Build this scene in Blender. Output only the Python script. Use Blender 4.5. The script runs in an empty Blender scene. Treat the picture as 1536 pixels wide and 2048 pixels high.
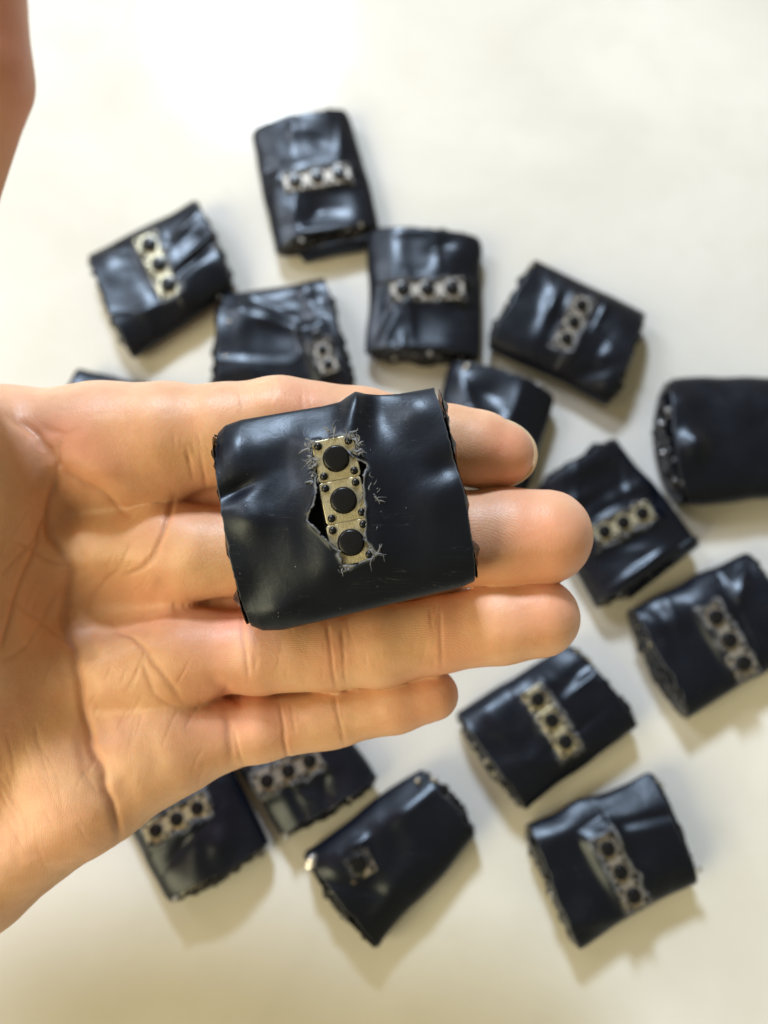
import bpy, math, random
import numpy as np
from mathutils import Vector, Matrix

# ------------------------------------------------------------------ camera, world, lamps (units: 1 = 1 cm)
S = bpy.context.scene
COL = S.collection
S.unit_settings.scale_length = 0.01
F, CX, CY, TH, DH = 1700.0, 768.0, 1024.0, math.radians(16), 11.7
HC = 20.7
CAM = np.array([0.0, 0.0, HC])
FWD = np.array([0.0, math.sin(TH), -math.cos(TH)])
UP = np.array([0.0, math.cos(TH), math.sin(TH)])
cd = bpy.data.cameras.new('camera'); cam = bpy.data.objects.new('camera', cd); COL.objects.link(cam)
cd.sensor_width = 36; cd.sensor_fit = 'AUTO'; cd.lens = F / 2048 * 36
cd.clip_start = 0.5; cd.clip_end = 3000
cam.location = CAM; cam.rotation_euler = (TH, 0, 0)
cd.dof.use_dof = True; cd.dof.focus_distance = 12.2
APERTURE = 0.265
cd.dof.aperture_fstop = cd.lens * 1e-3 / APERTURE
cd.dof.aperture_blades = 0
S.camera = cam
W = bpy.data.worlds.new('World'); S.world = W; W.use_nodes = True
bg = W.node_tree.nodes['Background']
bg.inputs[0].default_value = (1.0, 0.86, 0.50, 1); bg.inputs[1].default_value = 0.19
def lamp(name, pos, target, radius, power, colour):
    l = bpy.data.lights.new(name, 'AREA'); l.shape = 'DISK'; l.size = radius * 2
    l.energy = power; l.color = colour
    o = bpy.data.objects.new(name, l); COL.objects.link(o)
    o.location = pos
    o.rotation_euler = (Vector(target) - Vector(pos)).to_track_quat('-Z', 'Y').to_euler()
    return o
REFL = CAM + (FWD * F + np.array([1, 0, 0]) * (497 - CX) + UP * (CY - 52)) * 1.0   # towards the glare on the table
_d = REFL - CAM; REFL = Vector(CAM + _d * (-CAM[2] / _d[2]))
LDIR = Vector((_d[0], _d[1], -_d[2])).normalized()
lamp('ceiling_lamp', REFL + LDIR * 150, REFL, 12.7, 195000, (0.75, 0.865, 1.0))
lamp('side_lamp', (-92, 72, 96), (0, 0, 0), 26, 60000, (0.92, 0.94, 1.0))
lamp('warm_fill', (-116, -66, 96), (0, -2, 0), 58, 165000, (1.0, 0.86, 0.50))  # added fill light, stands in for warm ambient bounce

S.view_settings.view_transform = 'Standard'; S.view_settings.look = 'None'
S.view_settings.exposure = 0.66; S.view_settings.gamma = 1
S.render.engine = 'CYCLES'
S.cycles.use_denoising = True
try: S.cycles.denoiser = 'OPENIMAGEDENOISE'
except Exception: pass
S.cycles.max_bounces = 6; S.cycles.caustics_reflective = False; S.cycles.caustics_refractive = False
S.cycles.sample_clamp_indirect = 4

# ------------------------------------------------------------------ frames
HM = Matrix(((1, 0, 0, 0), (0, UP[1], -FWD[1], 0), (0, UP[2], -FWD[2], 0), (0, 0, 0, 1)))
HM.translation = Vector(CAM + FWD * DH)

def hp(px, py, z):                         # a point of the hand's own frame seen at a photo position
    d = DH - z
    return np.array([(px - CX) / F * d, (CY - py) / F * d, z])
def tp(px, py, h):                         # a point at height h above the table
    r = FWD * F + np.array([1, 0, 0]) * (px - CX) + UP * (CY - py)
    t = (h - CAM[2]) / r[2]
    return CAM + r * t

# ------------------------------------------------------------------ numpy noise
_rng = np.random.RandomState(7)
_PERM = _rng.permutation(256); _PERM = np.concatenate([_PERM, _PERM, _PERM])
_VAL = _rng.uniform(-1, 1, 256).astype(np.float32)
def vnoise(p, seed=0):
    p = np.asarray(p, dtype=np.float32)
    if p.shape[1] == 2: p = np.concatenate([p, np.zeros((len(p), 1), np.float32)], 1)
    p = p + np.float32(seed * 17.31 + 100)
    i = np.floor(p).astype(int); f = p - i; f = f * f * f * (f * (f * 6 - 15) + 10)
    out = 0
    for dx in (0, 1):
        for dy in (0, 1):
            for dz in (0, 1):
                h = _PERM[_PERM[_PERM[(i[:, 0] + dx) & 255] + ((i[:, 1] + dy) & 255)] + ((i[:, 2] + dz) & 255)]
                w = (f[:, 0] if dx else 1 - f[:, 0]) * (f[:, 1] if dy else 1 - f[:, 1]) * (f[:, 2] if dz else 1 - f[:, 2])
                out = out + w * _VAL[h]
    return out
def fbm(p, seed=0, octs=3):
    p = np.asarray(p, dtype=np.float32); o = 0; a = 1
    for k in range(octs):
        o = o + a * vnoise(p * 2 ** k, seed + k * 3.7); a *= 0.5
    return o
def seg_dist(P, a, b):
    ab = b - a; L = float(ab @ ab) + 1e-12
    h = np.clip(((P - a) @ ab) / L, 0, 1)
    return np.linalg.norm(P - a - h[:, None] * ab, axis=1)
def poly_dist(P, pts, closed=True):
    pts = np.asarray(pts, float); d = np.full(len(P), 1e9)
    n = len(pts)
    for i in range(n if closed else n - 1):
        d = np.minimum(d, seg_dist(P, pts[i], pts[(i + 1) % n]))
    return d
def in_poly(P, pts):
    pts = np.asarray(pts, float); c = np.zeros(len(P), bool); n = len(pts); j = n - 1
    for i in range(n):
        xi, yi = pts[i]; xj, yj = pts[j]
        cond = ((yi > P[:, 1]) != (yj > P[:, 1]))
        c ^= cond & (P[:, 0] < (xj - xi) * (P[:, 1] - yi) / (yj - yi + 1e-12) + xi)
        j = i
    return c

# ------------------------------------------------------------------ materials
def mat(name):
    m = bpy.data.materials.new(name); m.use_nodes = True
    return m, m.node_tree.nodes, m.node_tree.links, m.node_tree.nodes['Principled BSDF']
def mixc(N, L, fac, a, b):
    n = N.new('ShaderNodeMix'); n.data_type = 'RGBA'
    for s, v in ((n.inputs[0], fac), (n.inputs[6], a), (n.inputs[7], b)):
        if hasattr(v, 'is_output'): L.new(v, s)
        else: s.default_value = v
    return n.outputs[2]
def math_n(N, L, op, a, b=None, c=None):
    n = N.new('ShaderNodeMath'); n.operation = op
    for s, v in zip(n.inputs, (a, b, c)):
        if v is None: continue
        if hasattr(v, 'is_output'): L.new(v, s)
        else: s.default_value = v
    return n.outputs[0]
def noise_n(N, L, co, scale, detail=3, rough=0.5, dist=0):
    n = N.new('ShaderNodeTexNoise'); n.inputs['Scale'].default_value = scale
    n.inputs['Detail'].default_value = detail; n.inputs['Roughness'].default_value = rough
    n.inputs['Distortion'].default_value = dist
    L.new(co, n.inputs['Vector']); return n.outputs[0]
def ramp(N, L, f, lo, hi, a=0.0, b=1.0):
    n = N.new('ShaderNodeMapRange'); L.new(f, n.inputs[0])
    for k, v in enumerate((lo, hi, a, b)): n.inputs[k + 1].default_value = v
    return n.outputs[0]
def bump_n(N, L, h, dist, strength=1.0, prev=None):
    n = N.new('ShaderNodeBump'); n.inputs['Distance'].default_value = dist; n.inputs['Strength'].default_value = strength
    L.new(h, n.inputs['Height'])
    if prev is not None: L.new(prev, n.inputs['Normal'])
    return n.outputs[0]
def attr_n(N, name):
    n = N.new('ShaderNodeAttribute'); n.attribute_name = name; return n.outputs['Fac']

def make_vinyl(name='black_vinyl', r0=0.28, r1=0.39, spec=0.42):
    m, N, L, B = mat(name)
    tc = N.new('ShaderNodeTexCoord').outputs['Object']
    torn = attr_n(N, 'torn')
    base = mixc(N, L, torn, (0.0016, 0.0025, 0.0080, 1), (0.15, 0.155, 0.17, 1))
    v = N.new('ShaderNodeTexVoronoi'); v.inputs['Scale'].default_value = 9; L.new(tc, v.inputs['Vector'])
    sp = math_n(N, L, 'LESS_THAN', v.outputs['Distance'], 0.045)
    n2 = ramp(N, L, noise_n(N, L, tc, 2.3, 2), 0.52, 0.56)
    base = mixc(N, L, math_n(N, L, 'MULTIPLY', sp, n2), base, (0.35, 0.35, 0.36, 1))
    mp = N.new('ShaderNodeMapping'); mp.inputs['Rotation'].default_value = (0, 0, 0.25); mp.inputs['Scale'].default_value = (0.35, 5.5, 1); L.new(tc, mp.inputs[0])
    sc = noise_n(N, L, mp.outputs[0], 2.2, 2, 0.5)
    line = math_n(N, L, 'LESS_THAN', math_n(N, L, 'ABSOLUTE', math_n(N, L, 'SUBTRACT', sc, 0.56)), 0.0022)
    line = math_n(N, L, 'MULTIPLY', line, ramp(N, L, noise_n(N, L, tc, 1.1, 2), 0.5, 0.62, 0, 0.55))
    base = mixc(N, L, line, base, (0.09, 0.09, 0.10, 1))
    L.new(base, B.inputs['Base Color'])
    r = ramp(N, L, noise_n(N, L, tc, 1.6, 4), 0.3, 0.7, r0, r1)
    L.new(math_n(N, L, 'ADD', r, math_n(N, L, 'MULTIPLY', torn, 0.25)), B.inputs['Roughness'])
    B.inputs['Specular IOR Level'].default_value = spec
    B.inputs['Specular Tint'].default_value = (0.78, 0.88, 1.0, 1)
    b1 = bump_n(N, L, noise_n(N, L, tc, 48, 2, 0.5), 0.0012)
    b2 = bump_n(N, L, noise_n(N, L, tc, 6, 3, 0.45, 0.6), 0.004, 1, b1)
    L.new(b2, B.inputs['Normal'])
    return m
def make_simple(name, col, rough, metal=0, bump=None, spec=0.5):
    m, N, L, B = mat(name)
    tc = N.new('ShaderNodeTexCoord').outputs['Object']
    f = noise_n(N, L, tc, 14, 3)
    c2 = tuple(min(1, c * 1.25) for c in col) + (1,); c1 = tuple(c * 0.8 for c in col) + (1,)
    L.new(mixc(N, L, f, c1, c2), B.inputs['Base Color'])
    B.inputs['Roughness'].default_value = rough; B.inputs['Metallic'].default_value = metal
    B.inputs['Specular IOR Level'].default_value = spec
    if bump: L.new(bump_n(N, L, noise_n(N, L, tc, bump[0], 3), bump[1]), B.inputs['Normal'])
    return m
def make_brass():
    m, N, L, B = mat('brushed_brass')
    tc = N.new('ShaderNodeTexCoord').outputs['Object']
    mp = N.new('ShaderNodeMapping'); L.new(tc, mp.inputs[0]); mp.inputs['Scale'].default_value = (26, 2.2, 2)
    f = noise_n(N, L, mp.outputs[0], 3, 4, 0.6)
    g = noise_n(N, L, tc, 3.2, 2)
    c = mixc(N, L, ramp(N, L, f, 0.3, 0.7), (0.38, 0.345, 0.22, 1), (0.54, 0.50, 0.37, 1))
    c = mixc(N, L, ramp(N, L, g, 0.4, 0.65, 0, 0.6), c, (0.54, 0.50, 0.39, 1))
    c = mixc(N, L, ramp(N, L, noise_n(N, L, tc, 5.5, 4, 0.65), 0.52, 0.72, 0, 0.7), c, (0.16, 0.12, 0.06, 1))
    L.new(c, B.inputs['Base Color'])
    B.inputs['Metallic'].default_value = 0.75; B.inputs['Roughness'].default_value = 0.42
    L.new(bump_n(N, L, f, 0.004), B.inputs['Normal'])
    return m
def make_table():
    m, N, L, B = mat('glossy_tile')
    tc = N.new('ShaderNodeTexCoord').outputs['Object']
    f = noise_n(N, L, tc, 0.16, 5, 0.55, 0.7); g = noise_n(N, L, tc, 0.7, 4, 0.6)
    c = mixc(N, L, ramp(N, L, f, 0.35, 0.65), (0.565, 0.557, 0.535, 1), (0.63, 0.626, 0.612, 1))
    c = mixc(N, L, ramp(N, L, g, 0.5, 0.75, 0, 0.35), c, (0.55, 0.535, 0.49, 1))
    L.new(c, B.inputs['Base Color'])
    B.inputs['Roughness'].default_value = 0.09
    return m
def make_skin():
    m, N, L, B = mat('skin')
    tc = N.new('ShaderNodeTexCoord').outputs['Object']
    red = attr_n(N, 'redness'); cre = attr_n(N, 'crease'); ph = attr_n(N, 'ridge'); am = attr_n(N, 'ridge_amp')
    mot = noise_n(N, L, tc, 1.1, 4, 0.6, 0.4)
    c = mixc(N, L, ramp(N, L, mot, 0.35, 0.68), (0.615, 0.348, 0.202, 1), (0.71, 0.435, 0.275, 1))
    c = mixc(N, L, red, c, (0.65, 0.275, 0.185, 1))
    c = mixc(N, L, math_n(N, L, 'MULTIPLY', cre, 0.55), c, (0.42, 0.17, 0.09, 1))
    L.new(c, B.inputs['Base Color'])
    B.inputs['Roughness'].default_value = 0.46
    B.inputs['Specular IOR Level'].default_value = 0.42
    B.inputs['Subsurface Weight'].default_value = 0.55
    B.inputs['Subsurface Radius'].default_value = (1.0, 0.38, 0.18)
    B.inputs['Subsurface Scale'].default_value = 0.13
    s = math_n(N, L, 'SINE', ph)
    s = math_n(N, L, 'MULTIPLY', s, am)
    b1 = bump_n(N, L, s, 0.0013)
    v = N.new('ShaderNodeTexVoronoi'); v.feature = 'DISTANCE_TO_EDGE'; v.inputs['Scale'].default_value = 15
    mp = N.new('ShaderNodeMapping'); mp.inputs['Rotation'].default_value = (0, 0, 0.6); mp.inputs['Scale'].default_value = (1, 0.6, 1); L.new(tc, mp.inputs[0])
    wp = N.new('ShaderNodeTexNoise'); wp.inputs['Scale'].default_value = 6; L.new(tc, wp.inputs['Vector'])
    vm = N.new('ShaderNodeVectorMath'); vm.operation = 'MULTIPLY_ADD'; L.new(wp.outputs[1], vm.inputs[0]); vm.inputs[1].default_value = (.12, .12, .12); L.new(mp.outputs[0], vm.inputs[2])
    L.new(vm.outputs[0], v.inputs['Vector'])
    b2 = bump_n(N, L, ramp(N, L, v.outputs['Distance'], 0.0, 0.12), 0.0016, 0.8, b1)
    b3 = bump_n(N, L, noise_n(N, L, tc, 7, 4, 0.6), 0.006, 0.7, b2)
    L.new(b3, B.inputs['Normal'])
    return m
VINYL = make_vinyl(); SATIN = make_vinyl('satin_black_vinyl', 0.335, 0.435, 0.41); BRASS = make_brass(); TABLE = make_table(); SKIN = make_skin()
GLUE = make_simple('glossy_black_glue', (0.010, 0.011, 0.016), 0.10, 0, (6, 0.05))
CLEAR = make_simple('clear_hot_glue', (0.30, 0.30, 0.31), 0.08, 0, (9, 0.03))
BLACK = make_simple('black_plastic', (0.0045, 0.005, 0.007), 0.27, 0, (9, 0.004), 0.32)
BOARD = make_simple('circuit_board_black', (0.004, 0.0045, 0.005), 0.5)
SHRED = make_simple('torn_vinyl_fibre', (0.13, 0.135, 0.15), 0.5, 0, (30, 0.004))
SILVER = make_simple('silver_foil', (0.62, 0.62, 0.66), 0.25, 0.9, (7, 0.05))
NICKEL = make_simple('dull_nickel', (0.27, 0.245, 0.215), 0.5, 0.7, (8, 0.01))
SHRED2 = make_simple('torn_vinyl_gloss', (0.05, 0.05, 0.06), 0.22, 0, (20, 0.006))
NAIL = make_simple('nail', (0.72, 0.55, 0.36), 0.3, 0)
BLUE = make_simple('blue_wire_sleeve', (0.05, 0.10, 0.42), 0.35)
REDW = make_simple('red_wire_sleeve', (0.35, 0.02, 0.015), 0.35)

# ------------------------------------------------------------------ object helpers
def link(name, me, parent=None, mat_=None, M=None):
    o = bpy.data.objects.new(name, me); COL.objects.link(o)
    if mat_ is not None and not me.materials: me.materials.append(mat_)
    if parent is not None: o.parent = parent
    if M is not None: o.matrix_local = M
    return o
def mesh(name, V, Fc, smooth=True):
    me = bpy.data.meshes.new(name)
    me.from_pydata([tuple(map(float, v)) for v in V], [], [tuple(int(i) for i in f) for f in Fc]); me.update()
    if smooth: me.polygons.foreach_set('use_smooth', np.ones(len(me.polygons), bool))
    return me
def fattr(me, name, vals):
    a = me.attributes.new(name, 'FLOAT', 'POINT'); a.data.foreach_set('value', np.asarray(vals, np.float32))
def tag(o, label, cat, group=None):
    o['label'] = label; o['category'] = cat
    if group: o['group'] = group

# lathe / rounded plate meshes shared by all switches
def lathe(name, prof, n=28):
    V, Fc = [], []
    for (r, z) in prof:
        for k in range(n):
            a = 2 * math.pi * k / n; V.append((r * math.cos(a), r * math.sin(a), z))
    for i in range(len(prof) - 1):
        for k in range(n):
            a, b = i * n + k, i * n + (k + 1) % n
            Fc.append((a, b, b + n, a + n))
    V.append((0, 0, prof[-1][1])); c = len(V) - 1
    for k in range(n): Fc.append(((len(prof) - 1) * n + k, (len(prof) - 1) * n + (k + 1) % n, c))
    return mesh(name, V, Fc)
def rplate(name, w, h, z0, z1, r, bev, smooth=False):
    def ring(ins, z):
        pts = []
        for cx, cy, a0 in ((w / 2 - r, h / 2 - r, 0), (-w / 2 + r, h / 2 - r, 90), (-w / 2 + r, -h / 2 + r, 180), (w / 2 - r, -h / 2 + r, 270)):
            for k in range(5):
                a = math.radians(a0 + k * 22.5); pts.append((cx + (r - ins) * math.cos(a), cy + (r - ins) * math.sin(a), z))
        return pts
    rings = [ring(0, z0), ring(0, z1 - bev), ring(bev * 0.35, z1 - bev * 0.3), ring(bev, z1)]
    n = len(rings[0]); V = [p for R in rings for p in R]; Fc = []
    for i in range(3):
        for k in range(n):
            a, b = i * n + k, i * n + (k + 1) % n; Fc.append((a, b, b + n, a + n))
    Fc.append(tuple(range(3 * n, 4 * n))); Fc.append(tuple(reversed(range(n))))
    return mesh(name, V, Fc, smooth)
ME_BODY = rplate('switch_body', 0.585, 0.585, -0.33, -0.03, 0.04, 0.01); ME_BODY.materials.append(BLACK)
ME_PLATE = rplate('cover_plate', 0.60, 0.597, -0.03, 0.0, 0.05, 0.012); ME_PLATE.materials.append(BRASS)
ME_PLATE2 = ME_PLATE.copy(); ME_PLATE2.materials.clear(); ME_PLATE2.materials.append(NICKEL)
ME_BUTTON = lathe('button', [(0.19, -0.02), (0.19, 0.012), (0.176, 0.014), (0.172, 0.095), (0.164, 0.108), (0.15, 0.113), (0.05, 0.112)], 36); ME_BUTTON.materials.append(BLACK)
ME_RIVET = lathe('rivet', [(0.056, -0.01), (0.056, 0.012), (0.05, 0.03), (0.035, 0.043), (0.015, 0.05)], 18); ME_RIVET.materials.append(BLACK)

def add_switches(root, cx, cy, ang, z, n, pitch, scl=1.0, metal=None):
    """n tactile switches in a row along the local direction ang, on one little board"""
    ax = np.array([math.cos(ang), math.sin(ang)])
    if n > 0:
        bw = rplate('circuit_board', 0.72 * scl, (pitch * n + 0.15), -0.47, -0.34, 0.03, 0.01)
        R = Matrix.Rotation(ang + math.pi / 2, 4, 'Z')
        link('circuit_board', bw, root, BOARD, Matrix.Translation((cx, cy, z)) @ R)
    for k in range(n):
        off = (k - (n - 1) / 2) * pitch
        jit = random.uniform(-0.012, 0.012)
        M = Matrix.Translation((cx + ax[0] * off, cy + ax[1] * off, z + jit)) @ Matrix.Rotation(ang + math.pi / 2 + random.uniform(-0.03, 0.03), 4, 'Z') @ Matrix.Scale(scl, 4)
        sw = link('tactile_switch', ME_BODY, root, None, M)
        link('cover_plate', metal or ME_PLATE, sw)
        link('button', ME_BUTTON, sw)
        for sx in (-1, 1):
            for sy in (-1, 1):
                link('rivet', ME_RIVET, sw, None, Matrix.Translation((sx * 0.215, sy * 0.215, 0)))

# ------------------------------------------------------------------ the wrapped module
def resample(pts, n, soft=0):
    pts = np.asarray(pts, float)
    d = np.concatenate([[0], np.cumsum(np.linalg.norm(np.diff(pts, axis=0), axis=1))]); d /= d[-1]
    u = np.linspace(0, 1, n)
    out = np.stack([np.interp(u, d, pts[:, k]) for k in range(2)], 1)
    for _ in range(soft):
        out[1:-1] = (out[:-2] + 2 * out[1:-1] + out[2:]) / 4
    return out
def sleeve_mesh(A, B, E0, E1, T, ntop, nbot, ns, feat, hole, rag, seed, nexp=3.2, bulge=None):
    """A, B: fold edges (end 0 to end 1); E0, E1: open ends (A to B). Returns a sheet tube with a torn hole."""
    A = resample(A, ns, 2); B = resample(B, ns, 2)
    E0 = resample(E0, 200, 2); E1 = resample(E1, 200, 2)
    s = np.linspace(0, 1, ns)
    # cross-section: top from fold A (c=-1) over the top to fold B (c=+1), then back underneath
    th = np.concatenate([np.linspace(math.pi, 0, ntop), np.linspace(0, -math.pi, nbot + 2)[1:-1]])
    sgn = lambda v, p: np.sign(v) * np.abs(v) ** p
    c = sgn(np.cos(th), 2 / nexp); h = sgn(np.sin(th), 2 / nexp)
    # even spacing on the flat
    cc = np.linspace(-1, 1, ntop); k = 0.35
    c_top = (1 - k) * cc + k * np.sin(cc * math.pi / 2)
    h_top = np.clip(1 - np.abs(c_top) ** nexp, 0, 1) ** (1 / nexp)
    c[:ntop] = c_top; h[:ntop] = h_top
    m = len(c); t = (c + 1) / 2
    Sg, Tg = np.meshgrid(s, t, indexing='ij'); Hg = np.broadcast_to(h, Sg.shape)
    e0 = np.stack([np.interp(t, np.linspace(0, 1, 200), E0[:, q]) for q in range(2)], 1)
    e1 = np.stack([np.interp(t, np.linspace(0, 1, 200), E1[:, q]) for q in range(2)], 1)
    P = (1 - Tg)[..., None] * A[:, None] + Tg[..., None] * B[:, None] + (1 - Sg)[..., None] * e0[None] + Sg[..., None] * e1[None]
    P = P - ((1 - Sg) * (1 - Tg))[..., None] * A[0] - ((1 - Sg) * Tg)[..., None] * B[0] - (Sg * (1 - Tg))[..., None] * A[-1] - (Sg * Tg)[..., None] * B[-1]
    P = P.reshape(-1, 2)
    # ragged ends
    axis = (A[-1] + B[-1] - A[0] - B[0]); axis /= np.linalg.norm(axis)
    sf = Sg.reshape(-1); wj = np.arange(m) / m
    wj2 = np.broadcast_to(np.stack([np.cos(wj * 6.283), np.sin(wj * 6.283)], 1)[None], (ns, m, 2)).reshape(-1, 2)
    for end, sg in ((0, -1), (1, 1)):
        wt = np.clip(1 - np.abs(sf - end) / 0.12, 0, 1) ** 2
        j = vnoise(wj2 * 3.2, seed + end * 5) * 0.6 + vnoise(wj2 * 9, seed + 2 + end * 5) * 0.4
        P = P + (axis * sg)[None] * (wt * j * rag)[:, None]
    hf = Hg.reshape(-1)
    z = T / 2 + T / 2 * hf
    top = hf > 0
    z = z + np.where(top, np.clip(hf, 0, 1) ** 1.0 * feat(P, sf, Tg.reshape(-1)), 0)
    V = np.concatenate([P, z[:, None]], 1)
    if bulge: V = bulge(V, sf, Tg.reshape(-1), hf)
    idx = np.arange(ns * m).reshape(ns, m)
    a = idx[:-1, :]; b = idx[1:, :]
    a2 = np.roll(a, -1, 1); b2 = np.roll(b, -1, 1)
    Q = np.stack([a, a2, b2, b], -1).reshape(-1, 4)
    cr = (A[-1] - A[0])[0] * (B[0] - A[0])[1] - (A[-1] - A[0])[1] * (B[0] - A[0])[0]
    if cr > 0: Q = Q[:, ::-1]
    torn = np.zeros(len(V))
    if hole is not None:
        inside, dist = hole(V[:, :2])
        inside = inside & top
        torn = np.where(top, np.exp(-(dist / 0.022) ** 2), 0)
        cen = inside[Q].sum(1) >= 3
        Q = Q[~cen]
    torn = np.maximum(torn, 0.35 * np.clip(1 - np.minimum(sf, 1 - sf) / 0.006, 0, 1))
    used = np.unique(Q); rem = np.full(len(V), -1); rem[used] = np.arange(len(used))
    return V[used], rem[Q], torn[used], (c, h, axis)
def end_plug(A0, B0, T, inward, seed, depth, amp, tc=None, nexp=3.2, bow=0.0):
    """lumpy glued filling inside an open end: a bumpy sheet closed by a rounded rim"""
    nr, na = 22, 72
    V, Fc = [], []
    A0 = np.asarray(A0, float); B0 = np.asarray(B0, float)
    mid = (A0 + B0) / 2; hw = (B0 - A0) / 2
    r = np.linspace(0, 1, nr)[:, None]; a = np.linspace(0, 2 * math.pi, na, endpoint=False)[None]
    sg = lambda v, p: np.sign(v) * np.abs(v) ** p
    cx = (r * sg(np.cos(a), 2 / nexp)).reshape(-1) * 0.97; hz = (r * sg(np.sin(a), 2 / nexp)).reshape(-1) * 0.93
    rr = np.repeat(r[:, 0], na)
    q = np.stack([cx * np.linalg.norm(hw) * 2.6, hz * T * 1.8], 1)
    n = fbm(q * 1.3, seed, 3); n2 = np.abs(vnoise(q * 3.1, seed + 9))
    out = -depth + amp * (n * 0.8 + n2 * 0.6) * np.clip((1 - rr) * 6, 0, 1) + amp * 0.6 + bow * (1 - cx ** 2)
    P = mid[None] + cx[:, None] * hw[None] - np.asarray(inward)[None] * out[:, None]
    z = T / 2 + hz * T / 2
    V = np.concatenate([P, z[:, None]], 1)
    idx = np.arange(nr * na).reshape(nr, na)
    p, p2 = idx[:-1], idx[1:]
    Q = np.stack([p, np.roll(p, -1, 1), np.roll(p2, -1, 1), p2], -1).reshape(-1, 4)
    return V, Q
def glue_bits(pts, sizes, seed):
    """irregular shiny beads squeezed from an end, one mesh"""
    rng = np.random.RandomState(seed); V, Fc = [], []
    for (p, s) in zip(pts, sizes):
        n, mrow = 12, 8; base = len(V); ax = np.array(s)
        R = Matrix.Rotation(rng.uniform(0, 6), 3, Vector(rng.normal(size=3)))
        for i in range(mrow + 1):
            f = math.pi * i / mrow
            for k in range(n):
                g = 2 * math.pi * k / n
                v = np.array([math.sin(f) * math.cos(g), math.sin(f) * math.sin(g), math.cos(f)])
                v = v * (1 + 0.25 * math.sin(v[0] * 3 + p[0] * 9) * math.cos(v[1] * 4 + p[1] * 7)) * ax
                V.append(np.array(R @ Vector(v)) + p)
        for i in range(mrow):
            for k in range(n):
                a, b = base + i * n + k, base + i * n + (k + 1) % n
                Fc.append((a, b, b + n, a + n))
    return V, Fc

def rot2(v, a):
    return np.array([v[0] * math.cos(a) - v[1] * math.sin(a), v[0] * math.sin(a) + v[1] * math.cos(a)])

GROUP = 'black wrapped button modules scattered on the white table'
def wiggle(a, b, seed, amp, n=24):
    a = np.asarray(a, float); b = np.asarray(b, float)
    u = np.linspace(0, 1, n); p = a[None] + (b - a)[None] * u[:, None]
    nrm = np.array([-(b - a)[1], (b - a)[0]]); nrm /= np.linalg.norm(nrm)
    w = np.sin(u * math.pi) ** 0.5 * (vnoise(np.stack([u * 2.2, u * 0], 1), seed) * 0.7 + vnoise(np.stack([u * 5, u * 0], 1), seed + 3) * 0.35) * amp
    return p + nrm[None] * w[:, None]

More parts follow.
